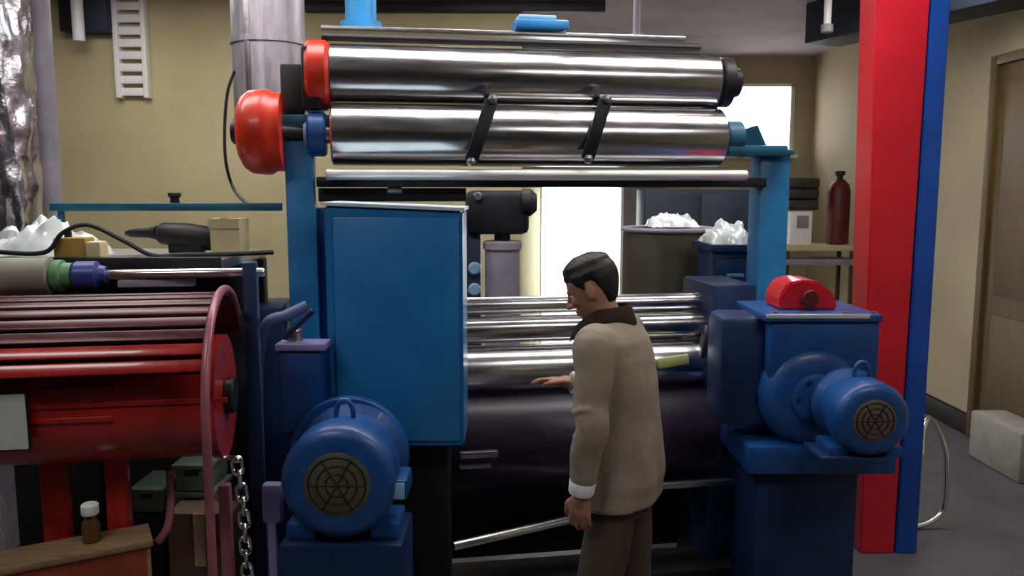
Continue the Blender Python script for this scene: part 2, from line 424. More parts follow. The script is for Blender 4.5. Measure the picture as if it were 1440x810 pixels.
# ------------------------------------------------------------------ blue guard cabinet on the left
Yc = 3.1
tl, tr, bl, br = at(455, 289, Yc), at(650, 297, Yc), at(455, 628, Yc), at(650, 628, Yc)
bl.x = tl.x; br.x = tr.x; br.z = bl.z
cab = thing('guard_cabinet', 'flat blue sheet metal cabinet beside the left machine post', 'cabinet', ((tl.x+tr.x)/2, Yc+.15, 0))
bm = prism(new(), [tl, tr, br, bl], V((0, .3, 0))); bmesh.ops.bevel(bm, geom=bm.edges[:], offset=.008, segments=2, affect='EDGES')
obj('body', bm, 'blue', cab)
up = V((0, 0, .012))
bm = prism(new(), [tl+V((-.008, -.012, .001)), tr+V((.008, -.012, .001)), tr+V((.008, -.012, .001))+up, tl+V((-.008, -.012, .001))+up], V((0, .324, 0)))
obj('lid', bm, 'lidlit', cab)
obj('door', box(new(), ((tl.x+tr.x)/2+.01, Yc-.006, (tl.z+bl.z)/2-.01), (tr.x-tl.x-.05, .012, tl.z-bl.z-.07), None, .004), 'blue', cab)
obj('pedestal', box(new(), ((tl.x+tr.x)/2+.02, Yc+.2, bl.z/2), (.34, .16, bl.z), None, .01), 'black', cab)

# ------------------------------------------------------------------ drives
def motor(name, label, c, r, length, ext, face, m, base_z=0, side=1):
    "electric motor with its fan cover towards the camera; c = centre of the front face"
    t = thing(name, label, 'motor', (c.x, c.y+length/2, base_z))
    d = V((0, 1, 0)); e = c+d*length
    bm = new(); lathe(bm, c+d*.10, e, [(0, r*.86), (length-.14, r*.86), (length-.12, r*1.0), (length-.10, r)], 40)
    for k in range(26):
        a = k*2*math.pi/26; o = V((math.cos(a), 0, math.sin(a)))
        R = Matrix((o, d, d.cross(o) if False else o.cross(d))).transposed()
        box(bm, c+d*(.10+(length-.24)/2)+o*r*.89, (r*.16, length-.26, .008), R, 0)
    obj('stator_housing', bm, m, t)
    bm = new(); lathe(bm, c, c+d*.13, [(0, r*.54), (0, r*.78), (.012, r*.90), (.03, r*.97), (.13, r*.97), (.13, r*.8)], 48)
    fc = obj('fan_cover', bm, m, t)
    bm = new(); lathe(bm, c-d*.005, c+d*.01, [(0, .01), (0, r*.52), (.004, r*.56), (.015, r*.56)], 32)
    gr = obj('grille', bm, face, fc)
    bm = new()
    for k in (0.16, .28, .40):
        tube(bm, [c-d*.006+V((math.cos(x*math.pi/14), 0, math.sin(x*math.pi/14)))*r*k*1.2 for x in range(29)], .0025, 6)
    for k in range(3):
        a = k*math.pi/3; o = V((math.cos(a), 0, math.sin(a))); cyl(bm, c-d*.006-o*r*.5, c-d*.006+o*r*.5, .0025, 6, 0)
    obj('wire_guard', bm, 'darkmetal', gr)
    for s in (-1, 1):
        obj('foot', box(new(), V((c.x+s*r*.72, c.y+length*.5, c.z-r*.95)), (r*.5, length*.6, r*.3), None, .01), m, t)
    bm = new(); tube(bm, [V((c.x, c.y+length*.5, c.z+r))+V((math.cos(k*math.pi/8)*.03, 0, math.sin(k*math.pi/8)*.05)) for k in range(-1, 10)], .009, 8)
    obj('lifting_eye', bm, m, t)
    if side:
        obj('terminal_box', box(new(), V((c.x+side*r*1.0, c.y+length*.35, c.z-r*.16)), (r*.28, .15, r*.36), None, .012), m, t)
        obj('name_plate', box(new(), V((c.x+side*r*1.0, c.y+length*.35-.077, c.z-r*.16)), (r*.2, .006, r*.28), None, .002), 'plate', t)
    return t
cL = at(474, 682, 2.62)
mL = motor('electric_motor', 'round blue electric motor with olive fan grille below the blue cabinet', cL, .2, .30, 0, 'grille', 'blued')
pz = cL.z-.2*.95-.03
obj('pedestal', box(new(), V((cL.x-.0, cL.y+.17, pz/2)), (.42, .30, pz), None, .012), 'bluex', mL)
# bell housing behind the motor
bm = new(); lathe(bm, cL+V((-.02, .30, .0)), cL+V((-.02, .34, .0)), [(0, .2), (.0, .215), (.01, .22), (.03, .22), (.04, .21)], 44); obj('bell_housing', bm, 'blued', mL)
# gear reducer above it
Yg = 2.98
gt = at(424, 545, Yg); gearp = thing('gear_reducer', 'dark blue gear reducer between red drum and blue cabinet', 'gearbox', (gt.x, Yg+.12, 0))
bm = new(); sbox(bm, 391, 492, 452, 612, Yg, .09, None, .02); obj('housing', bm, 'blued', gearp)
bm = new(); sbox(bm, 386, 484, 457, 494, Yg-.012, .115, None, .006); ld = obj('cover', bm, 'lavm', gearp)
bm = new(); c = at(414, 470, Yg+.06); cyl(bm, V((c.x, c.y, c.z-.04)), V((c.x, c.y, c.z+.02)), .03, 18); fl = obj('filler_cap', bm, 'steelr', ld)
bm = new(); cyl(bm, at(398, 476, Yg+.02), at(441, 436, Yg+.02), .012, 12); obj('lever', bm, 'bluex', gearp)
bm = new(); tube(bm, smooth_path([at(362, 560, Yg+.1), at(364, 500, Yg+.1), at(376, 455, Yg+.1), at(402, 444, Yg+.12), at(432, 430, Yg+.15)]), .022, 12); obj('oil_pipe', bm, 'pipeb', gearp)
bm = new(); z = at(420, 612, Yg).z; box(bm, V((gt.x, Yg+.045, z/2)), (.14, .08, z), None, .01); obj('stand', bm, 'bluex', gearp)
bm = new(); sbox(bm, 367, 682, 395, 738, 2.74, .05, None, .015); x = at(381, 735, 2.74); box(bm, V((x.x, x.y+.02, (x.z+.02)/2)), (.03, .03, x.z+.02), None, .004)
tag(obj('flange_bracket', bm, 'lavm'), 'pale violet bracket at the left side of the round motor', 'bracket')

# right hand drive
Yd = 3.25
dt = at(1160, 560, Yd)
drv = thing('gearbox_drive', 'blue gearbox drive standing in front of the red column', 'gearbox', (dt.x, Yd+.25, 0))
bm = new(); sbox(bm, 1082, 452, 1238, 535, Yd, .40, None, .02); obj('upper_housing', bm, 'blued', drv)
bm = new(); sbox(bm, 1076, 443, 1242, 453, Yd-.015, .43, None, .006); cv = obj('top_cover', bm, 'blued', drv)
bm = new(); sbox(bm, 1078, 442, 1224, 448, Yd-.019, .006, None, .002); obj('edge_strip', bm, 'satin', cv)
for px in (1090, 1128, 1190, 1230):
    e = at(px, 443, Yd+.03); bm = new(); lathe(bm, e, e+V((0, 0, .014)), [(0, .014), (.014, .012)], 6); obj('cover_bolt', bm, 'steelr', cv)
c = at(1148, 560, Yd-.02)
bm = new(); lathe(bm, c, c+V((0, .45, 0)), [(0, .05), (0, .15), (.02, .19), (.06, .215), (.40, .215), (.45, .18)], 44); gb = obj('gear_casing', bm, 'blued', drv)
bm = new(); lathe(bm, c-V((0, .02, 0)), c, [(0, .08), (.008, .10), (.02, .10)], 32); bc = obj('bearing_cover', bm, 'blued', gb)
for k in range(6):
    a = k*math.pi/3; e = c+V((math.cos(a)*.08, -.02, math.sin(a)*.08)); bm = new(); lathe(bm, e-V((0, .01, 0)), e, [(0, .01), (.01, .011)], 6); obj('cover_bolt', bm, 'bluex', gb)
bm = new(); sbox(bm, 1012, 446, 1080, 600, Yd+.06, .24, None, .03); obj('coupling_guard', bm, 'bluex', drv)
bm = new(); sbox(bm, 1052, 628, 1262, 668, Yd-.02, .46, None, .012); obj('bed_plate', bm, 'blued', drv)
z = at(1160, 668, Yd).z; x0, x1 = at(1068, 700, Yd).x, at(1212, 700, Yd).x
obj('pedestal', box(new(), V(((x0+x1)/2, Yd+.22, z/2)), (x1-x0, .36, z), None, .012), 'bluex', drv)
cR_ = at(1230, 592, Yd-.3)
mR = motor('electric_motor', 'blue electric motor with round brown end cover before the red column', cR_, .145, .26, 0, 'brownend', 'blued', cR_.z-.2, 0)
obj('motor_bracket', box(new(), V((cR_.x-.05, cR_.y+.13, cR_.z-.165)), (.26, .2, .03), None, .006), 'bluex', mR)
# red cover standing on the gearbox
bm = new(); a = at(1096, 442, Yd+.12); a.z = at(1160, 443, Yd-.015).z+.001; hz = .125
prof = [(-.0, 0), (0, .06), (.03, .11), (.08, hz), (.16, hz*.95), (.21, .08), (.24, .03), (.24, 0)]
prism(bm, [a+V((x, 0, z_+.0)) for x, z_ in prof], V((0, .2, 0)))
bmesh.ops.bevel(bm, geom=bm.edges[:], offset=.008, segments=2, affect='EDGES')
rc = obj('red_cover', bm, 'red'); tag(rc, 'small rounded red cover on top of the right blue gearbox', 'cover')
bm = new(); cyl(bm, a+V((.12, -.03, .05)), a+V((.12, .0, .05)), .035, 20); obj('knob', bm, 'darkred', rc)

# ------------------------------------------------------------------ the red and blue column
Yp = 4.15
def pcol(name, xs_top, xs_bot, m, label, dep, dy=0):
    ytop = -60
    A, B = at(xs_top[0], 0, Yp+dy), at(xs_top[1], 0, Yp+dy); C_, D = at(xs_bot[0], 700, Yp+dy), at(xs_bot[1], 700, Yp+dy)
    def ext(p, q, z): t = (z-p.z)/(q.z-p.z); return p+(q-p)*t
    poly = [ext(A, C_, CH), ext(B, D, CH), ext(B, D, 0), ext(A, C_, 0)]
    bm = prism(new(), poly, V((0, dep, 0))); bmesh.ops.bevel(bm, geom=bm.edges[:], offset=.006, segments=2, affect='EDGES')
    return tag(obj(name, bm, m), label, 'column')
pcol('steel_column', (1233, 1308), (1212, 1262), 'red', 'bright red steel column reaching from floor to ceiling', .2)
pcol('steel_column', (1311, 1337), (1265, 1294), 'bluec', 'narrow blue steel column right beside the red one', .24)

# ------------------------------------------------------------------ red drum at the left
Ydm = 2.55
dc_r = at(318, 556, Ydm+.12); dc_l = dc_r-U*1.15
drum = thing('red_drum', 'large glossy red drum with slatted maroon hood at the left edge', 'drum machine', ((dc_l+dc_r)/2).to_tuple()[:2]+(0,))
L = (dc_r-dc_l).length
bm = new(); lathe(bm, dc_l, dc_r, [(0, .12), (0, .185), (.01, .195), (L-.03, .195), (L-.03, .205), (L, .205), (L, .12)], 64); obj('drum_shell', bm, 'redd', drum)
RH = .335
slat = None
hc = dc_r+V((0, .04, 0))
for k, ang in enumerate((100, 91, 82, 73, 64, 55, 46, 37, 28)):
    a = math.radians(ang); o = -W*math.cos(a)+Z*math.sin(a)
    c = hc-U*(L/2+.005)+o*RH
    R = Matrix((U, (-W*-math.sin(a)*-1+Z*math.cos(a)).normalized(), o)).transposed()
    tang = (W*math.sin(a)+Z*math.cos(a)).normalized()
    R = Matrix((U, tang, o)).transposed()
    obj('slat', box(new(), c, (L, .038, .014), R, .005), 'maroon' if k < 7 else 'redd', drum)
bm = new(); vs = []
for ang in range(24, 156, 6):
    a = math.radians(ang); o = -W*math.cos(a)+Z*math.sin(a); q = hc+o*(RH-.014)
    vs.append((bm.verts.new(q-U*L), bm.verts.new(q-U*.006)))
for A, B in zip(vs, vs[1:]): bm.faces.new((A[0], A[1], B[1], B[0]))
bmesh.ops.solidify(bm, geom=bm.faces[:], thickness=.006)
obj('hood_shell', bm, 'darkred', drum)
# bent tube at the hood's end
bm = new(); pts = []
for ang in (140, 120, 105, 90, 75, 60, 45, 30, 15, 2):
    a = math.radians(ang); pts.append(hc-U*.01+(-W*math.cos(a)+Z*math.sin(a))*(RH+.016))
e = pts[-1]; pts += [e-Z*.15, e-Z*.35, V((e.x, e.y, .25)), V((e.x, e.y, .02))]
tube(bm, smooth_path(pts, 3), .014, 12); obj('bent_tube', bm, 'maroont', drum)
bm = new(); cyl(bm, dc_r, dc_r+U*.03, .06, 24); obj('end_hub', bm, 'darkmetal', drum)
for px0, px1 in ((60, 92), (150, 178)):
    a, b = at(px0, 640, Ydm+.06), at(px1, 640, Ydm+.06)
    obj('leg', box(new(), V(((a.x+b.x)/2, a.y, (a.z+.05)/2)), (b.x-a.x, .07, a.z+.05), RM, .008), 'redd', drum)
bm = new(); x = at(322, 640, Ydm+.22); box(bm, V((x.x-.02, x.y, .45)), (.04, .04, .9), RM, .006); obj('leg', bm, 'maroont', drum)
bm = new(); tube(bm, smooth_path([at(238, 660, Ydm+.1), at(240, 700, Ydm+.1), at(236, 740, Ydm+.08), at(222, 762, Ydm+.07)]), .013, 10); obj('hose', bm, 'maroont', drum)
# raised ribs on the front of the shell
for ang, x0, x1 in ((24, 36, 170), (10, 36, 320), (-3, 36, 160)):
    a = math.radians(ang); o = (-W*math.cos(a)+Z*math.sin(a)); base = dc_r+o*.197
    p, q = along(base, x0, 0), along(base, x1, 0)
    tg = (W*math.sin(a)+Z*math.cos(a)); R = Matrix((U, tg, o)).transposed()
    obj('rib', box(new(), (p+q)/2, ((q-p).length, .016, .010), R, .003), 'redd', drum)
# notice on the drum
p = along(dc_r-W*.225, 4, 0); h = 82/FPX*p.y
n_ = thing('paper_notice', 'white paper notice fixed to the front of the red drum', 'notice', (p.x, p.y, p.z-h/2))
obj('backing_board', box(new(), p+W*.008, (.14, .012, h+.012), RM, .002), 'darkmetal', n_)
bm = new(); vs = []
for jj in range(6):
    vs.append([bm.verts.new(p+U*(-.066+.132*i/8)-W*(.001+.003*math.sin(i*1.1+jj*.5)**2)+Z*h*(jj/5-.5)) for i in range(9)])
for jj in range(5):
    for i in range(8): bm.faces.new((vs[jj][i], vs[jj][i+1], vs[jj+1][i+1], vs[jj+1][i]))
bmesh.ops.solidify(bm, geom=bm.faces[:], thickness=.0015)
obj('sheet', bm, 'paper', n_)

# ------------------------------------------------------------------ winding shaft above the drum
ys = 2.95
sA = at(362, 383, 3.02); shaft = thing('winding_shaft', 'bright shaft with grey roll, green collar and blue chuck above the red drum', 'shaft', (at(150, 383, ys).x, ys, sA.z-.07))
def seg(name, x0, x1, r, m, prof=None):
    a, b = along(sA, x0, 0), along(sA, x1, 0); L = (b-a).length
    return obj(name, lathe(new(), a, b, prof(L) if prof else [(0, r*.8), (.006, r), (L-.006, r), (L, r*.8)], 36), m, shaft)
seg('core_roll', -60, 74, .066, 'greyroll'); seg('collar', 75, 103, .052, 'green', lambda L: [(0, .05), (.01, .056), (L*.5, .056), (L*.55, .046), (L, .044)])
seg('chuck', 104, 150, .048, 'violet', lambda L: [(0, .042), (.01, .05), (L*.7, .05), (L*.8, .035), (L, .03)])
seg('bar', 148, 372, .018, 'chrome')
e = along(sA, 352, 0); obj('bearing_stand', box(new(), V((e.x, e.y, (e.z+.04)/2)), (.05, .06, e.z+.04), RM, .006), 'bluex', shaft)
# steel deck behind it with clutter
yd = 3.3
pz = at(200, 362, 3.2).z
x0, x1 = at(-80, 362, 3.3).x, at(335, 362, 3.3).x
deck = thing('steel_deck', 'grey steel side deck left of the machine under the blue beam', 'deck', ((x0+x1)/2, 3.38, 0))
obj('deck_top', box(new(), V(((x0+x1)/2, 3.40, pz-.02)), (x1-x0, .56, .04), None, .006), 'steelr', deck)
obj('front_rail', box(new(), V(((x0+x1)/2, 3.10, pz-.02)), (x1-x0, .03, .06), None, .006), 'darkmetal', deck)
obj('back_panel', box(new(), V(((x0+x1)/2, 3.66, (pz-.04)/2)), (x1-x0, .02, pz-.04), None, .003), 'black', deck)
for px in (60, 330):
    for y in (3.34, 3.62):
        obj('leg', box(new(), V((at(px, 400, 3.3).x, y, (pz-.04)/2)), (.06, .06, pz-.04), None, .005), 'darkmetal', deck)
p = at(200, 398, 3.05); q = along(p, 262, 0); p = along(p, 150, 0)
obj('lower_rail', box(new(), (p+q)/2+V((0, .09, -.01)), ((q-p).length, .03, .03), RM, .005), 'lav', deck)
def crumple(name, x0, x1, y0, Y, hgt, dep, m, label, cat, zb):
    a, b = at(x0, y0, Y), at(x1, y0, Y); bm = new(); n, k = 34, 16; g = []
    for j in range(k):
        row = []
        for i in range(n):
            u, v = i/(n-1), j/(k-1)
            e = math.sin(math.pi*u)**.5*math.sin(math.pi*v)**.6
            h = hgt*e*(.72+.45*noise.noise(V((u*6, v*3, x0*.1)))+.22*abs(noise.noise(V((u*15, v*7, 3)))))
            row.append(bm.verts.new(V((a.x+(b.x-a.x)*u+.02*noise.noise(V((u*9, v*9, 1))), Y+dep*v+.02*noise.noise(V((u*9, v*9, 7))), zb+max(0, h)))))
        g.append(row)
    for j in range(k-1):
        for i in range(n-1): bm.faces.new((g[j][i], g[j][i+1], g[j+1][i+1], g[j+1][i]))
    lo = [bm.verts.new(V((x.co.x, x.co.y, zb))) for x in (g[0][0], g[0][-1], g[-1][-1], g[-1][0])]
    bm.faces.new(lo[::-1])
    o = obj(name, bm, m)
    return tag(o, label, cat)
crumple('plastic_film_heap', -30, 128, 345, 3.235, .17, .19, 'film', 'crumpled clear plastic film heaped on the deck beside the foil column', 'plastic film', pz)
# ochre clamp block
def sobj(name, x0, y0, x1, y1, Y, dep, m, bev=.01):
    bm = new(); sbox(bm, x0, y0, x1, y1, Y, dep, None, bev); return bm
def on(zb, x0, x1, hpx, Y, dep, bev=.01):
    a, b = at(x0, 350, Y), at(x1, 350, Y); h = hpx/FPX*Y
    return box(new(), V(((a.x+b.x)/2, Y+dep/2, zb+h/2)), (b.x-a.x, dep, h), None, bev)
t = thing('clamp_block', 'ochre plastic clamp block on the deck behind the green collar', 'clamp', (at(100, 350, 3.13).x, 3.18, pz))
obj('block', on(pz, 74, 118, 30, 3.13, .09), 'yellow', t)
bm = on(pz, 119, 141, 24, 3.14, .07); obj('jaw', bm, 'cream', t)
bm = new(); e = V((at(96, 350, 3.17).x, 3.175, pz+.078)); cyl(bm, e, e+Z*.03, .014, 12); obj('screw', bm, 'darkmetal', t)
# black hand tool / air motor
t = thing('air_tool', 'black air tool lying on the deck below the blue beam', 'tool', (at(240, 350, 3.4).x, 3.42, pz))
zz = pz+.055
pA, pB = V((at(222, 350, 3.42).x, 3.42, zz+.03)), V((at(302, 350, 3.42).x, 3.45, zz))
L = (pB-pA).length
bm = new(); lathe(bm, pA, pB, [(0, .03), (.02, .045), (L*.5, .055), (L-.02, .05), (L, .035)], 24); obj('body', bm, 'black', t)
bm = new(); lathe(bm, V((at(178, 350, 3.42).x, 3.42, zz+.028)), pA+V((.02, 0, 0)), [(0, .008), (.02, .016), (.10, .022), ((pA-V((at(178, 350, 3.42).x, 3.42, zz+.028))).length, .03)], 18); obj('nozzle', bm, 'darkmetal', t)
bm = new(); box(bm, V(((pA.x+pB.x)/2, 3.43, pz+.02)), (.14, .06, .04), None, .008); obj('rest', bm, 'darkmetal', t)
# cream box
t = thing('cardboard_box', 'cream carton on the deck next to the left machine post', 'box', (at(325, 350, 3.36).x, 3.42, pz))
bmx = on(pz, 296, 338, 50, 3.36, .12, .004); obj('box_body', bmx, 'cream', t)
obj('tape', box(new(), V((at(317, 350, 3.36).x, 3.42, pz+50/FPX*3.36+.001)), (.03, .124, .003), None, 0), 'yellow', t)
obj('lid_flap', box(new(), V((at(317, 350, 3.36).x-.0, 3.352, pz+50/FPX*3.36-.02)), (.125, .004, .04), None, 0), 'cream', t)
# black cable over the deck
bm = new(); tube(bm, smooth_path([V((at(x, 0, 3.12).x, y, pz+h)) for x, y, h in ((-40, 3.12, .03), (40, 3.105, .026), (66, 3.12, .1), (100, 3.14, .13), (150, 3.14, .07), (190, 3.15, .012), (225, 3.2, .01), (300, 3.25, .01), (352, 3.3, .012))]), .009, 8)
tag(obj('cable', bm, 'black'), 'black cable looping across the steel deck', 'cable')
# blue beam
p, q = at(72, 291, 3.50), at(396, 291, 3.52)
q.z = p.z
beam = thing('blue_beam', 'dark blue horizontal beam running left from the machine post', 'beam', ((p.x+q.x)/2, (p.y+q.y)/2, p.z-.02))
d = q-p; R = rz(math.atan2(d.y, d.x))
obj('bar', box(new(), (p+q)/2, (d.length, .04, .034), R, .005), 'teal', beam)
bm = new(); lathe(bm, p+V((.52, .02, .017)), p+V((.52, .02, .06)), [(0, .02), (.02, .018), (.03, .028), (.043, .026)], 16); obj('valve_knob', bm, 'darkmetal', beam)
bm = new(); cyl(bm, V((p.x+.03, p.y+.02, pz)), V((p.x+.03, p.y+.02, p.z)), .014, 12); obj('stanchion', bm, 'teal', beam)

# ------------------------------------------------------------------ columns, ducts and wall fittings at the upper left
def pipe_col(name, x0, x1, Y, z0, z1, m, label, cat, crink=0, n=48):
    a, b = at(x0, 150, Y), at(x1, 150, Y); r = (b.x-a.x)/2; c = (a+b)/2; bm = new(); rows = []
    K = 90 if crink else 2
    for j in range(K):
        z = z0+(z1-z0)*j/(K-1)
        row = []
        for k in range(n):
            th = k*2*math.pi/n; rr = r
            if crink: rr = r*(1+crink*noise.noise(V((math.cos(th)*2.2, math.sin(th)*2.2, z*5)))+crink*.8*noise.noise(V((math.cos(th)*6, math.sin(th)*6, z*11))))
            row.append(bm.verts.new(V((c.x+math.cos(th)*rr, Y+math.sin(th)*rr, z))))
        rows.append(row)
    for A, B in zip(rows, rows[1:]):
        for k in range(n): bm.faces.new((A[k], A[(k+1) % n], B[(k+1) % n], B[k]))
    bm.faces.new(rows[0][::-1]); bm.faces.new(rows[-1])
    return tag(obj(name, bm, m), label, cat)
pipe_col('foil_column', -34, 44, 4.2, 0, CH, 'foil', 'column wrapped in crinkled silver foil at the left edge', 'column', .16)
pipe_col('pillar', 46, 78, 4.7, 0, CH, 'lav', 'slim lavender grey pillar beside the foil column', 'pillar')
# galvanised duct above the red guards
a, b = at(328, 60, 4.6), at(428, 60, 4.6); c = (a+b)/2; r = (b.x-a.x)/2; zb = at(380, 190, 4.6).z
dk = thing('extraction_duct', 'grey galvanised round duct hanging behind the red guards', 'duct', (c.x, c.y, zb))
bm = new(); lathe(bm, V((c.x, c.y, zb)), V((c.x, c.y, CH)), [(0, r), (CH-zb, r)], 44); obj('pipe', bm, 'duct', dk)
for z in (zb+.05, zb+.48):
    bm = new(); lathe(bm, V((c.x, c.y, z)), V((c.x, c.y, z+.03)), [(0, r), (0, r+.012), (.03, r+.012), (.03, r)], 44); obj('band', bm, 'duct', dk)
bm = new(); e = V((c.x-r*.3, c.y-r*.96, zb)); box(bm, e+Z*(CH-zb)/2, (.03, .012, CH-zb), None, .003); obj('seam', bm, 'steelr', dk)
# thin cable drooping left of the red guard
bm = new(); tube(bm, smooth_path([at(330, 100, 4.1), at(320, 130, 4.1), at(316, 180, 4.1), at(318, 230, 4.1), at(330, 268, 4.1), at(352, 290, 3.7)]), .008, 8)
tag(obj('hanging_cable', bm, 'darkmetal'), 'thin dark cable hanging down left of the red drum guard', 'cable')
# white cable ladder on the wall
lx0, lx1 = at(160, 60, YL-.06).x, at(206, 60, YL-.06).x; lz = at(180, 138, YL-.06).z
ld = thing('cable_ladder', 'white cable ladder mounted upright on the beige wall', 'cable ladder', ((lx0+lx1)/2, YL-.05, lz))
for x in (lx0+.02, lx1-.02): obj('side_rail', box(new(), V((x, YL-.04, (lz+CH)/2)), (.04, .078, CH-lz-.002), None, .005), 'white', ld)
n = 9
for k in range(n):
    z = lz+.05+(CH-lz-.08)*k/(n-1)
    obj('rung', box(new(), V(((lx0+lx1)/2, YL-.045, z)), (lx1-lx0-.08, .03, .062), None, .005), 'white', ld)
# dark switch cabinet high on the wall with a white conduit
t = thing('switch_cabinet', 'dark wall cabinet high up between pillar and white cable ladder', 'cabinet', (at(115, 20, YL-.15).x, YL-.08, at(115, 46, YL-.15).z))
bm = new(); sbox(bm, 80, -60, 148, 44, YL-.16, .158, None, .01)
obj('body', bm, 'navy', t)
bm = new(); sbox(bm, 84, -50, 99, 38, YL-.175, .02, None, .004); obj('door', bm, 'darkmetal', t)
bm = new(); cyl(bm, V((at(109, 20, YL-.2).x, YL-.2, at(109, 58, YL-.2).z)), V((at(109, 20, YL-.2).x, YL-.2, CH)), .045, 18); obj('conduit', bm, 'white', t)
# things above and behind the rollers
bm = new(); e = at(508, 44, 4.1); cyl(bm, e, V((e.x, e.y, CH)), .075, 28)
t = tag(obj('feed_pipe', bm, 'bluel'), 'bright blue vertical pipe above the left end of the top roller', 'pipe')
bm = new(); lathe(bm, e-Z*.0, e+Z*.04, [(0, .075), (0, .10), (.04, .10), (.04, .075)], 28); obj('flange', bm, 'bluel', t)
tray = thing('blue_tray', 'small blue tray on the rail above the top roller', 'tray', (at(756, 47, 3.98).x, 3.98, at(756, 47, 3.9).z))
a = along(mp(500, 41, .12), 722, 0); b = along(mp(500, 41, .12), 795, 0); cc = (a+b)/2+Z*.0115
obj('pan', box(new(), cc+Z*.022, ((b-a).length, .16, .042), RM, .008), 'blue', tray)
obj('cloth', box(new(), cc+Z*.055-U*.02, ((b-a).length*.72, .12, .022), RM, .01), 'plate', tray)
bm = new(); e = at(895, 56, 5.2); cyl(bm, V((e.x, e.y, e.z)), V((e.x, e.y, CH)), .022, 14)
t = tag(obj('conduit_pipe', bm, 'lav'), 'thin grey conduit dropping from the ceiling behind the top roller', 'pipe')
bm = new(); box(bm, V((e.x, e.y, e.z)), (.09, .06, .07), None, .01); obj('socket_box', bm, 'lav', t)
bm = new(); e = at(1163, 40, 6.4); cyl(bm, V((e.x, e.y, e.z)), V((e.x, e.y, CH)), .028, 14)
t = tag(obj('conduit_pipe', bm, 'white'), 'short white conduit left of the dark ceiling duct', 'pipe')
bm = new(); cyl(bm, V((e.x, e.y, e.z-.03)), V((e.x, e.y, e.z+.03)), .045, 16); obj('end_cap', bm, 'lav', t)
tr_ = box(new(), V((at(640, 10, YL-.06).x, YL-.03, at(640, 8, YL-.06).z)), (2.4, .06, .09), None, .006)
struct('trim_1', tr_, 'darkmetal')

# ------------------------------------------------------------------ machines behind
# dark mixer seen under the beam
Ym = 5.0
t = thing('mixing_machine', 'dark mixing machine with grey upright cylinder behind the lower rollers', 'machine', (at(704, 400, Ym).x, Ym+.15, 0))
bm = new(); sbox(bm, 654, 268, 744, 330, Ym, .36, None, .04); hd = obj('head', bm, 'darkmetal', t)
bm = new(); e = at(748, 285, Ym+.05); lathe(bm, e-V((.06, 0, 0)), e+V((.03, 0, 0)), [(0, .08), (.05, .085), (.09, .05)], 24); obj('end_cap', bm, 'black', hd)
bm = new(); e = at(672, 276, Ym-.03); cyl(bm, e, e+V((0, .05, 0)), .025, 16); obj('knob', bm, 'steelr', hd)
a, b = at(682, 343, Ym+.1), at(731, 343, Ym+.1); r = (b.x-a.x)/2; c = (a+b)/2
bm = new(); lathe(bm, V((c.x, c.y, 0)), V((c.x, c.y, c.z+.02)), [(0, r*1.5), (.05, r*1.5), (.06, r), (c.z-.03, r), (c.z-.03, r*1.12), (c.z+.01, r*1.12), (c.z+.02, r)], 36); obj('cylinder', bm, 'lav', t)
bm = new(); cyl(bm, V((c.x, c.y, c.z)), V((c.x, c.y, at(700, 325, Ym).z)), .05, 16); obj('neck', bm, 'darkmetal', t)
a = at(664, 345, Ym+.05); bm = new(); box(bm, V((a.x, a.y+.1, at(664, 300, Ym).z/2)), (.10, .2, at(664, 300, Ym).z), None, .01); obj('column', bm, 'navy', t)
for py in (378, 408):
    bm = new(); e = at(667, py, Ym+.01); lathe(bm, e, e+V((0, .05, 0)), [(0, .03), (.01, .04), (.05, .04)], 16); obj('gauge', bm, 'plate', t)
# dark barrel behind the worker
Yb = 4.95
a, b = at(876, 340, Yb), at(1000, 340, Yb); r = (b.x-a.x)/2; c = (a+b)/2; zt = at(938, 322, Yb).z
t = thing('barrel', 'tall dark olive barrel behind the worker', 'barrel', (c.x, c.y, 0))
bm = new(); lathe(bm, V((c.x, c.y, 0)), V((c.x, c.y, zt)), [(0, r*.95), (.02, r), (zt*.33, r), (zt*.34, r*1.03), (zt*.35, r), (zt*.66, r), (zt*.67, r*1.03), (zt*.68, r), (zt-.03, r), (zt, r*.97)], 48); obj('shell', bm, 'olive', t)
bm = new(); tube(bm, [V((c.x+math.cos(k*math.pi/20)*r, c.y+math.sin(k*math.pi/20)*r, zt)) for k in range(41)], .014, 8); obj('rim', bm, 'lav', t)
bm = new(); cyl(bm, V((c.x, c.y, zt-.01)), V((c.x, c.y, zt+.004)), r*.95, 40); lidd = obj('lid', bm, 'darkmetal', t)
bm = new(); cyl(bm, V((c.x-.08, c.y-.1, zt)), V((c.x-.08, c.y-.1, zt+.02)), .03, 14); obj('bung', bm, 'steelr', lidd)
# navy control cabinet far behind
t = thing('control_cabinet', 'dark navy control cabinet behind the barrel', 'cabinet', (at(970, 300, 6.6).x, 6.75, 0))
a, b, zt2 = at(905, 300, 6.6), at(1062, 300, 6.6), at(970, 266, 6.6).z
obj('body', box(new(), V(((a.x+b.x)/2, 6.8, zt2/2)), (b.x-a.x, .4, zt2), None, .01), 'navy', t)
for s in (-1, 1):
    w_ = (b.x-a.x)/2
    dd = obj('door', box(new(), V(((a.x+b.x)/2+s*w_/2, 6.594, zt2/2)), (w_-.02, .02, zt2-.08), None, .006), 'navy', t)
    obj('handle', box(new(), V(((a.x+b.x)/2+s*.04, 6.57, zt2*.55)), (.02, .03, .14), None, .006), 'steelr', dd)
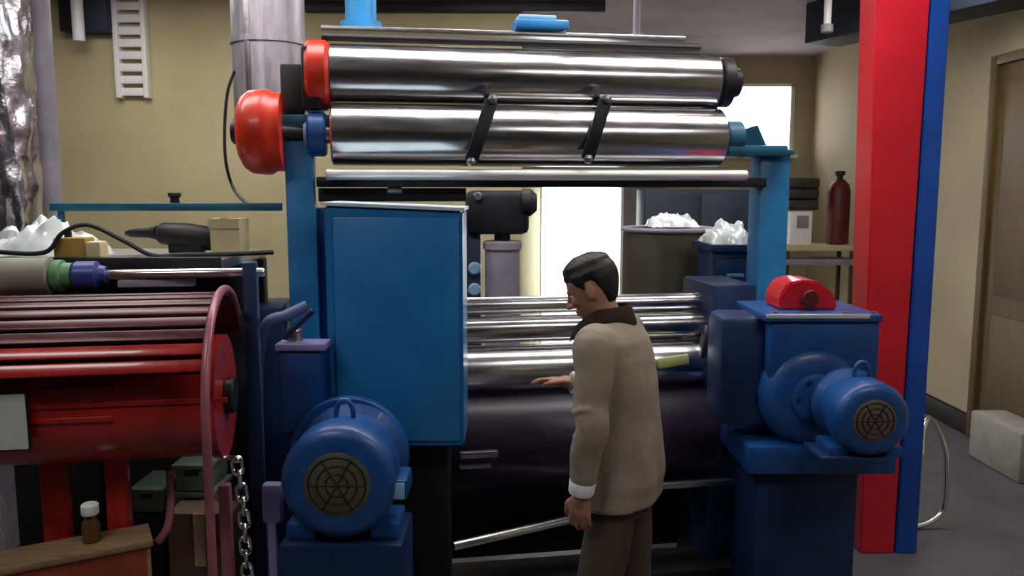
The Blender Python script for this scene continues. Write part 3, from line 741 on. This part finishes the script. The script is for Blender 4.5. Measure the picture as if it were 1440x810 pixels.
# blue bench with white film bags
Ybn = 4.24
t = thing('blue_bench', 'dark blue bench behind the right machine post', 'bench', (at(1035, 340, Ybn).x, Ybn+.2, 0))
a, b, zb_ = at(1004, 342, Ybn), at(1066, 342, Ybn), at(1035, 344, Ybn).z
obj('top', box(new(), V(((a.x+b.x)/2, Ybn+.2, zb_-.02)), (b.x-a.x+.04, .42, .04), None, .006), 'bluex', t)
obj('cupboard', box(new(), V(((a.x+b.x)/2, Ybn+.2, (zb_-.04)/2)), (b.x-a.x, .36, zb_-.04), None, .008), 'bluex', t)
for k in range(3):
    dd = obj('drawer', box(new(), V(((a.x+b.x)/2, Ybn+.012, zb_-.16-k*.2)), (b.x-a.x-.03, .02, .17), None, .005), 'bluex', t)
    obj('handle', box(new(), V(((a.x+b.x)/2, Ybn-.005, zb_-.16-k*.2)), (.09, .02, .018), None, .005), 'plate', dd)
crumple('plastic_bag', 1002, 1066, 340, Ybn+.02, .13, .34, 'film', 'crumpled white plastic bag on the dark blue bench', 'plastic bag', zb_)
crumple('plastic_bag', 916, 984, 340, Yb-.12, .10, .26, 'film', 'crumpled white plastic bag lying on the barrel lid', 'plastic bag', zt+.016)
# storage rack at the far right
Yk = 8.4
x0, x1 = at(1106, 350, Yk).x, at(1203, 350, Yk).x
t = thing('storage_rack', 'narrow storage rack with pale boards left of the red column', 'rack', ((x0+x1)/2, Yk+.2, 0))
zsh = [at(1150, y, Yk).z for y in (349, 369)]
for z, m in ((zsh[0], 'cream'), (zsh[1], 'lav'), (.3, 'lav')):
    obj('shelf', box(new(), V(((x0+x1)/2, Yk+.2, z)), (x1-x0, .4, .06), None, .005), m, t)
for x in (x0+.02, x1-.02):
    for y in (Yk+.03, Yk+.37):
        obj('upright', box(new(), V((x, y, zsh[0]/2+.01)), (.04, .04, zsh[0]), None, .003), 'olive', t)
zs = zsh[0]+.03
def stood(x0, x1, ytop, Y, dep, m, zb=zs, bev=.01):
    a, b = at(x0, 300, Y), at(x1, 300, Y); z = at((x0+x1)/2, ytop, Y).z
    return box(new(), V(((a.x+b.x)/2, Y+dep/2, (zb+z)/2)), (b.x-a.x, dep, z-zb), None, bev)
tt = thing('white_box', 'white square box with a grey panel on the rack shelf', 'box', (at(1127, 300, Yk+.03).x, Yk+.1, zs))
obj('case', stood(1112, 1143, 297, Yk+.03, .2, 'white'), 'white', tt)
e = at(1129, 312, Yk+.025); obj('panel', box(new(), e, (.12, .012, .13), None, .003), 'lav', tt)
zc = at(1127, 296, Yk+.03).z+.0
tt = thing('dark_crate', 'dark slatted crate on top of the white square box', 'crate', (at(1131, 270, Yk+.04).x, Yk+.1, zc))
zt3 = at(1131, 250, Yk+.04).z; a, b = at(1110, 270, Yk+.04), at(1152, 270, Yk+.04)
for k in range(3):
    h = (zt3-zc)/3
    obj('slat', box(new(), V(((a.x+b.x)/2, Yk+.045, zc+h*(k+.5))), (b.x-a.x, .02, h*.8), None, .004), 'olive', tt)
obj('body', box(new(), V(((a.x+b.x)/2, Yk+.15, (zc+zt3)/2)), (b.x-a.x-.01, .18, zt3-zc-.005), None, .004), 'darkmetal', tt)
e0 = V((at(1180, 300, Yk+.15).x, Yk+.17, zs)); ht = at(1180, 240, Yk+.17).z-zs
tt = thing('gas_cylinder', 'dark red gas cylinder standing on the rack', 'gas cylinder', e0)
bm = new(); lathe(bm, e0, e0+Z*ht, [(0, .09), (.01, .112), (ht*.72, .112), (ht*.82, .09), (ht*.88, .045)], 28); obj('bottle', bm, 'darkred', tt)
bm = new(); lathe(bm, e0+Z*ht*.87, e0+Z*ht, [(0, .03), (ht*.06, .03), (ht*.07, .05), (ht*.12, .05), (ht*.13, .02)], 16); obj('valve', bm, 'darkmetal', tt)
# ------------------------------------------------------------------ floor things at the right
a = at(1393, 600, 5.2); b = at(1470, 600, 5.2)
t = obj('concrete_block', box(new(), V((3.455, 5.48, .17)), (.26, .6, .34), None, .02), 'kerb')
tag(t, 'light grey concrete block on the floor before the brown door', 'block')
pts = [V((2.62, 4.62, .35)), V((2.64, 4.7, .5)), V((2.69, 4.85, .56)), V((2.75, 4.95, .45)), V((2.78, 4.92, .25)), V((2.79, 4.9, .06)), V((2.74, 4.8, .02)), V((2.5, 4.6, .02))]
bm = new(); tube(bm, smooth_path([at(1296, 640, 4.25), at(1298, 604, 4.35), at(1308, 588, 4.45), at(1320, 606, 4.5), at(1329, 632, 4.5), V((at(1331, 650, 4.5).x, 4.5, .35)), V((at(1330, 650, 4.5).x, 4.5, .1)), V((2.3, 4.46, .016)), V((2.05, 4.5, .016))]), .015, 10)
tag(obj('hose', bm, 'chrome'), 'shiny metal hose looping down beside the blue column', 'hose')

# ------------------------------------------------------------------ lower left corner
Yw = 2.42
bz = at(110, 775, Yw).z
bench = thing('low_bench', 'low bench with pale board top and orange red front in the lower left corner', 'bench', (at(60, 780, Yw).x, Yw+.1, 0))
p = at(216, 764, 2.45); q = at(-60, 800, 2.2); q.z = p.z
d = p-q; R = rz(math.atan2(d.y, d.x)); side = R @ V((0, 1, 0))
obj('board', box(new(), (p+q)/2+side*.075, (d.length, .15, .024), R, .005), 'wood', bench)
obj('apron', box(new(), (p+q)/2+side*.02-Z*.082, (d.length-.04, .022, .14), R, .005), 'orange', bench)
for s in (-.44, .44):
    for k in (.035, .12):
        c = (p+q)/2+(R @ V((d.length*s, 0, 0)))+side*k; obj('leg', box(new(), V((c.x, c.y, (p.z-.012)/2)), (.045, .045, p.z-.012), R, .004), 'wood', bench)
e = at(130, 772, 2.44); e = V((e.x, e.y+.0, p.z+.012))
bt = thing('bottle', 'brown bottle with white cap on the low bench', 'bottle', e)
bm = new(); lathe(bm, e, e+Z*.11, [(0, .022), (.004, .026), (.06, .026), (.078, .014), (.11, .012)], 24); obj('glass_body', bm, 'amber', bt)
bm = new(); lathe(bm, e+Z*.088, e+Z*.122, [(0, .024), (.004, .026), (.03, .026), (.034, .022)], 20); obj('cap', bm, 'white', bt)
# crates under the drum
shz = at(240, 722, 3.0).z
t = thing('crate_stand', 'dark low stand carrying grey green crates under the red drum', 'stand', (at(245, 730, 3.1).x, 3.12, 0))
x0, x1 = at(172, 720, 3.0).x, at(312, 720, 3.0).x
obj('top', box(new(), V(((x0+x1)/2, 3.13, shz-.02)), (x1-x0, .3, .04), None, .005), 'darkmetal', t)
for x in (x0+.03, x1-.03):
    for y in (3.02, 3.24): obj('leg', box(new(), V((x, y, (shz-.04)/2)), (.04, .04, shz-.04), None, .004), 'darkmetal', t)
def crate(x0, x1, z0, z1, Y, label):
    a, b = at(x0, 690, Y), at(x1, 690, Y); c = thing('crate', label, 'crate', ((a.x+b.x)/2, Y+.1, z0), 'grey green crates')
    obj('tub', box(new(), V(((a.x+b.x)/2, Y+.1, (z0+z1)/2)), (b.x-a.x, .2, z1-z0), None, .012), 'sage', c)
    obj('rim', box(new(), V(((a.x+b.x)/2, Y+.1, z1-.012)), (b.x-a.x+.016, .216, .02), None, .005), 'sage', c)
    obj('grip', box(new(), V(((a.x+b.x)/2, Y-.002, (z0+z1)/2+.02)), ((b.x-a.x)*.4, .008, .02), None, .003), 'darkmetal', c)
crate(184, 226, shz, shz+.10, 3.0, 'grey green crate at the left of the stand under the drum')
crate(243, 298, shz, shz+.085, 3.0, 'lower grey green crate of the stacked pair under the drum')
crate(246, 296, shz+.0855, shz+.195, 3.0, 'upper grey green crate of the stacked pair under the drum')
e = at(282, 735, 2.86); 
t = thing('carton', 'large brown carton in front of the crate stand', 'box', (e.x, 2.9, 0))
a, b = at(236, 760, 2.84), at(326, 760, 2.84); zt4 = at(280, 722, 2.84).z
obj('body', box(new(), V(((a.x+b.x)/2, 2.905, zt4/2)), (b.x-a.x, .13, zt4), None, .006), 'card', t)
obj('tape', box(new(), V(((a.x+b.x)/2, 2.838, zt4-.1)), (.04, .004, .2), None, 0), 'cream', t)
# steel chain hanging from the drum's frame
cx = at(334, 655, 2.72)
ch = thing('chain', 'bright steel chain hanging beside the red drum', 'chain', (cx.x, cx.y, cx.z-.62))
def link(c, turn, tilt):
    bm = new(); pts = []
    for k in range(17):
        t = k*2*math.pi/16; x, z = math.cos(t)*.016, math.sin(t)*.016+(.016 if math.sin(t) > 0 else -.016)
        pts.append(V(c)+rz(turn) @ V((x+z*tilt, 0, z)))
    tube(bm, pts, .0065, 8); return bm
for k in range(13):
    off = V((.003*k+.006*math.sin(k*.6), 0, -.048*k))
    obj('link', link(cx+off, (k % 2)*math.pi/2+.4, -.06), 'chrome', ch)
bm = new(); cyl(bm, cx+V((-.05, .02, .03)), cx+V((.0, .0, .02)), .008, 10); ball(bm, cx+V((0, 0, .022)), (.014, .014, .014), None, 2); obj('hook', bm, 'chrome', ch)

# ------------------------------------------------------------------ the worker
PL = at(872, 700, 2.86); PX, PY = PL.x, PL.y
HEAD = math.radians(155)
PM = Matrix.Translation(V((PX, PY, 0))) @ Matrix.Rotation(HEAD, 4, 'Z')     # local: x forward, y left, z up
def ering(c, rx, ry, tilt=0., n=28, sq=2.0):
    out = []
    for k in range(n):
        t = k*2*math.pi/n; ct, st = math.cos(t), math.sin(t)
        x = math.copysign(abs(ct)**(2/sq), ct)*rx; y = math.copysign(abs(st)**(2/sq), st)*ry
        out.append(V((c[0]+x*math.cos(tilt), c[1]+y, c[2]-x*math.sin(tilt))))
    return out
def loft(bm, rings):
    vs = [[bm.verts.new(p) for p in r] for r in rings]; n = len(vs[0])
    for a, b in zip(vs, vs[1:]):
        for k in range(n): bm.faces.new((a[k], a[(k+1) % n], b[(k+1) % n], b[k]))
    for r in (vs[0], vs[-1]):
        c = bm.verts.new(sum((v.co for v in r), V((0, 0, 0)))/n)
        for k in range(n): bm.faces.new((r[k], r[(k+1) % n], c))
def limb(bm, pts, rad, n=18, k=6):
    P = smooth_path([V(p) for p in pts], k); m = len(P)
    R = []
    for i in range(m):
        f = i/(m-1)*(len(rad)-1); j = min(int(f), len(rad)-2); u = f-j; u = u*u*(3-2*u); R.append(rad[j]*(1-u)+rad[j+1]*u)
    tube(bm, P, R, n)
    for e, r in ((P[0], R[0]), (P[-1], R[-1])): ball(bm, e, (r*.98,)*3, None, 2)
def solid(bm, name, vox, smooth=4, fac=.5):
    "fuse overlapping closed pieces into one continuous surface"
    me = bpy.data.meshes.new(name); bmesh.ops.recalc_face_normals(bm, faces=bm.faces[:]); bm.to_mesh(me); bm.free()
    o = bpy.data.objects.new(name, me); COL.objects.link(o)
    r = o.modifiers.new('r', 'REMESH'); r.mode = 'VOXEL'; r.voxel_size = vox
    s = o.modifiers.new('s', 'SMOOTH'); s.factor = fac; s.iterations = smooth
    dg = bpy.context.evaluated_depsgraph_get(); dg.update()
    out = bpy.data.meshes.new_from_object(o.evaluated_get(dg))
    bpy.data.objects.remove(o); bpy.data.meshes.remove(me)
    out.transform(PM)
    for p in out.polygons: p.use_smooth = True
    out.name = name; return out
# head frame: bowed forward
HC = V((.115, 0, 1.575)); BOW = math.radians(24); TURN = math.radians(8)
HR = Matrix.Rotation(TURN, 3, 'Z') @ Matrix.Rotation(BOW, 3, 'Y')
def H(x, y, z): return HC+HR @ V((x, y, z))
HPROF = [(-.118, .050, .018, .022), (-.108, .062, .030, .036), (-.09, .074, .045, .050), (-.06, .080, .062, .060), (-.03, .083, .078, .066), (0, .086, .092, .071), (.03, .088, .100, .075), (.06, .082, .098, .073), (.085, .066, .086, .062), (.105, .042, .060, .044), (.116, .015, .026, .018)]
def resample(P, n):
    out = []
    for i in range(n):
        x = i/(n-1)*(len(P)-1); q = min(int(x), len(P)-2); u = x-q
        out.append(tuple(P[q][c]*(1-u)+P[q+1][c]*u for c in range(4)))
    return out
def head(bm):
    rings = []
    for z, f, b, w_ in HPROF:
        r = []
        for k in range(32):
            t = k*2*math.pi/32; ct, st = math.cos(t), math.sin(t)
            r.append(H((f if ct > 0 else b)*ct, w_*st, z))
        rings.append(r)
    loft(bm, rings)
    # brow, nose, lips, chin, ears, cheeks
    ball(bm, H(.082, 0, .018), (.012, .045, .009), HR, 2)
    limb(bm, [H(.086, 0, .012), H(.098, 0, -.012), H(.108, 0, -.032)], [.007, .009, .012], 10, 3)
    for s in (-1, 1):
        ball(bm, H(.096, s*.011, -.034), (.011, .009, .008), HR, 2)
        ball(bm, H(.066, s*.034, -.02), (.018, .02, .02), HR, 2)
        ball(bm, H(-.004, s*.074, -.008), (.019, .009, .031), HR @ Matrix.Rotation(s*.3, 3, 'Z'), 2)
    ball(bm, H(.083, 0, -.058), (.010, .024, .006), HR, 2); ball(bm, H(.080, 0, -.071), (.010, .021, .007), HR, 2)
    ball(bm, H(.070, 0, -.100), (.016, .022, .014), HR, 2)
def hand(bm, wrist, d, thumb, curl, s=1.0, bend=.25):
    "d: direction of the fingers, thumb: side the thumb is on, curl: direction the palm faces"
    d = d.normalized(); thumb = (thumb-d*thumb.dot(d)).normalized(); curl = (curl-d*curl.dot(d)-thumb*curl.dot(thumb)).normalized()
    R = Matrix((d, thumb, curl)).transposed()
    ball(bm, wrist+d*.045*s, (.054*s, .040*s, .016*s), R, 3)
    ball(bm, wrist+d*.065*s, (.034*s, .041*s, .015*s), R, 3)
    limb(bm, [wrist-d*.03, wrist, wrist+d*.03], [.026, .024, .026], 14, 3)
    for off, L, r in ((.031, .072, .0088), (.0105, .080, .0092), (-.0105, .074, .0088), (-.031, .058, .0080)):
        p = wrist+d*(.085-.004*abs(off)/.01)*s+thumb*off*s
        q1 = p+(d+curl*bend*.6+thumb*off*2.5).normalized()*L*.45*s
        q2 = q1+(d*.9+curl*bend*1.8).normalized()*L*.30*s
        q3 = q2+(d*.7+curl*bend*2.8).normalized()*L*.25*s
        limb(bm, [p-d*.02, p, q1, q2, q3], [r*1.1, r*1.1, r, r*.95, r*.75], 10, 3)
    b = wrist+d*.028*s+thumb*.028*s
    limb(bm, [b-thumb*.012, b+thumb*.016*s+d*.018*s+curl*.006, b+thumb*.026*s+d*.045*s+curl*.014, b+thumb*.026*s+d*.068*s+curl*.022], [.013, .0125, .0105, .0085], 10, 3)
SHL, ELL, WRL = V((.045, .185, 1.395)), V((.03, .245, 1.135)), V((.065, .235, .905))
SHR, ELR, WRR = V((.045, -.185, 1.395)), V((.10, -.235, 1.17)), V((.235, -.12, 1.19))
tors = [(.86, -.005, .090, .135), (.95, -.01, .095, .140), (1.04, -.005, .105, .148), (1.14, .005, .108, .152), (1.24, .018, .115, .165), (1.33, .028, .112, .172), (1.395, .036, .098, .165), (1.44, .044, .076, .125), (1.47, .052, .060, .080)]
bm = new()
loft(bm, [ering((x, 0, z), rx, ry, .12, sq=2.3) for z, x, rx, ry in tors])
limb(bm, [(.045, 0, 1.43), (.07, 0, 1.49), (.10, 0, 1.545)], [.062, .056, .055], 18, 4)
head(bm)
for s, S_, E_, W_ in ((1, SHL, ELL, WRL), (-1, SHR, ELR, WRR)):
    limb(bm, [S_-V((0, s*.03, 0)), S_, S_.lerp(E_, .5), E_, E_.lerp(W_, .4), W_], [.055, .054, .046, .038, .037, .025], 18, 5)
hand(bm, WRL, V((.05, -.02, -1)), V((1, 0, 0)), V((0, -1, 0)), 1.0, .28)
hand(bm, WRR, V((.9, .18, .08)), V((0, 1, .3)), V((0, .1, -1)), 1.0, .2)
FT = []
for s, fx in ((1, .06), (-1, -.07)):
    hip, kn, an = V((-.005, s*.076, .86)), V((.02+fx*.5, s*.10, .47)), V((fx-.02, s*.105, .08)); FT.append((s, an))
    limb(bm, [hip+V((0, 0, .04)), hip, hip.lerp(kn, .5), kn, kn.lerp(an, .35), an], [.068, .070, .066, .050, .050, .038], 18, 5)
    ball(bm, an+V((.06, 0, -.045)), (.12, .042, .034), None, 3)
person = obj('person', solid(bm, 'person', .0055, 3), 'skin')
tag(person, 'worker in beige shirt and brown trousers looking down at the rollers', 'person')
# shirt
bm = new()
sh = [(.815, -.008, .136, .188), (.86, -.008, .138, .188), (.90, -.012, .140, .190), (.95, -.01, .138, .188), (1.04, -.008, .130, .178), (1.14, .002, .130, .178), (1.24, .014, .134, .186), (1.33, .026, .128, .190), (1.395, .034, .114, .180), (1.44, .042, .092, .140), (1.475, .050, .072, .088)]
rings = []
for i, (z, x, rx, ry) in enumerate(sh):
    r = ering((x, 0, z), rx, ry, .12, n=48, sq=2.3)
    for k, p in enumerate(r):        # loose folds
        t = k*2*math.pi/48; w_ = max(0, 1-abs(z-1.0)/.34)
        f = 1+.035*w_*math.sin(t*7+z*9)+.02*w_*noise.noise(V((math.cos(t)*3, math.sin(t)*3, z*9)))
        r[k] = V((x+(p.x-x)*f, p.y*f, p.z))
    rings.append(r)
loft(bm, rings)
for s, S_, E_, W_ in ((1, SHL, ELL, WRL), (-1, SHR, ELR, WRR)):
    m1, m2 = S_.lerp(E_, .35), S_.lerp(E_, .7)
    f1, f2 = E_.lerp(W_, .35), E_.lerp(W_, .72)
    limb(bm, [S_-V((0, s*.05, -.01)), S_, m1+V((-.006, s*.006, 0)), m2+V((.004, 0, 0)), E_+V((-.008, s*.004, 0)), f1+V((.004, 0, 0)), f2, W_.lerp(E_, .1)], [.070, .072, .064, .060, .056, .054, .048, .040], 22, 5)
    for q in (.18, .42, .8):       # sleeve wrinkles
        c = S_.lerp(E_, q); d = (E_-S_).normalized(); x, y = basis(d)
        tube(bm, [c+(x*math.cos(k*.7)+y*math.sin(k*.7))*.061+d*.012*math.sin(k*.9) for k in range(6)], .009, 8)
    for q in (.12, .3):
        c = E_.lerp(W_, q); d = (W_-E_).normalized(); x, y = basis(d)
        tube(bm, [c+(x*math.cos(k*.7+1)+y*math.sin(k*.7+1))*.051+d*.01*math.sin(k) for k in range(6)], .008, 8)
g = obj('shirt', solid(bm, 'shirt', .0065, 4), 'shirt', person)
for s, E_, W_ in ((1, ELL, WRL), (-1, ELR, WRR)):
    d = (W_-E_).normalized(); c = W_-d*.022; L = .05
    me_b = new(); lathe(me_b, c-d*.025, c+d*.025, [(0, .036), (0, .044), (.006, .046), (.044, .044), (.05, .041), (.05, .030)], 28)
    me_ = finish(me_b, 'cuff'); me_.transform(PM); obj('cuff', me_, 'white', g)
# collar: a dark band standing round the neck, open at the throat
bm = new(); rows = []
for j, (dz, gr_) in enumerate(((0, 0), (.03, .006), (.05, .004), (.035, -.012), (-.005, -.026), (-.02, -.03))):
    r = []
    for k in range(37):
        t = math.radians(22+k*316/36); rx, ry = .080-gr_, .084-gr_
        dn = .055*max(0, math.cos(t))**1.5
        r.append(bm.verts.new(V((.062+math.cos(t)*rx+dn*.5, math.sin(t)*ry, 1.462+dz-dn*1.3+.012*max(0, -math.cos(t))))))
    rows.append(r)
for a, b in zip(rows, rows[1:]):
    for k in range(36): bm.faces.new((a[k], a[k+1], b[k+1], b[k]))
bmesh.ops.solidify(bm, geom=bm.faces[:], thickness=.006)
me_ = finish(bm, 'collar'); me_.transform(PM); obj('collar', me_, 'collar', g)
# trousers
bm = new()
loft(bm, [ering((-.005, 0, z), rx, ry, 0, 28, 2.4) for z, rx, ry in ((.78, .108, .155), (.86, .112, .16), (.92, .110, .158), (.97, .105, .148))])
for (s, an), fx in zip(FT, (.06, -.07)):
    hip, kn = V((-.005, s*.080, .84)), V((.02+fx*.5, s*.10, .47))
    limb(bm, [hip+V((0, 0, .03)), hip, hip.lerp(kn, .5), kn, kn.lerp(an, .5), an+V((-.005, 0, .02))], [.082, .086, .086, .078, .074, .068], 22, 6)
obj('trousers', solid(bm, 'trousers', .007, 4), 'trous', person)
for s, an in FT:
    bm = new(); ball(bm, an+V((.06, 0, -.042)), (.135, .05, .038), None, 3); ball(bm, an+V((-.02, 0, -.02)), (.06, .046, .058), None, 3); box(bm, an+V((.05, 0, -.073)), (.25, .085, .014), None, .006)
    obj('shoe', solid(bm, 'shoe', .006, 3), 'shoe', person)
# hair: cap over crown and back of the head
bm = new(); rings = []
for z, f, b, w_ in resample(HPROF, 44):
    r = []
    for k in range(64):
        t = k*2*math.pi/64; ct, st = math.cos(t), math.sin(t); a = abs(math.degrees(math.atan2(st, ct)))
        line = .052 if a < 48 else (.052-(a-48)/32*.052 if a < 80 else (-.022 if a < 88 else (.030 if a < 104 else max(-.078, .030-(a-104)*.0032))))
        g_ = .011*min(1, max(0, (z-line)/.022)) if z > line else -.012
        if z > line: g_ += .0022*noise.noise(V((ct*7, st*7, z*60)))
        r.append(H(((f if ct > 0 else b)+g_)*ct, (w_+g_)*st, z+(max(g_, 0) if z > .08 else 0)))
    rings.append(r)
loft(bm, rings)
obj('hair', solid(bm, 'hair', .004, 2), 'hair', person)
for s in (-1, 1):
    bm = new(); ball(bm, H(.0695, s*.031, .001), (.012, .013, .008), HR, 2)
    me_ = finish(bm, 'eye'); me_.transform(PM); obj('eye', me_, 'eye', person)
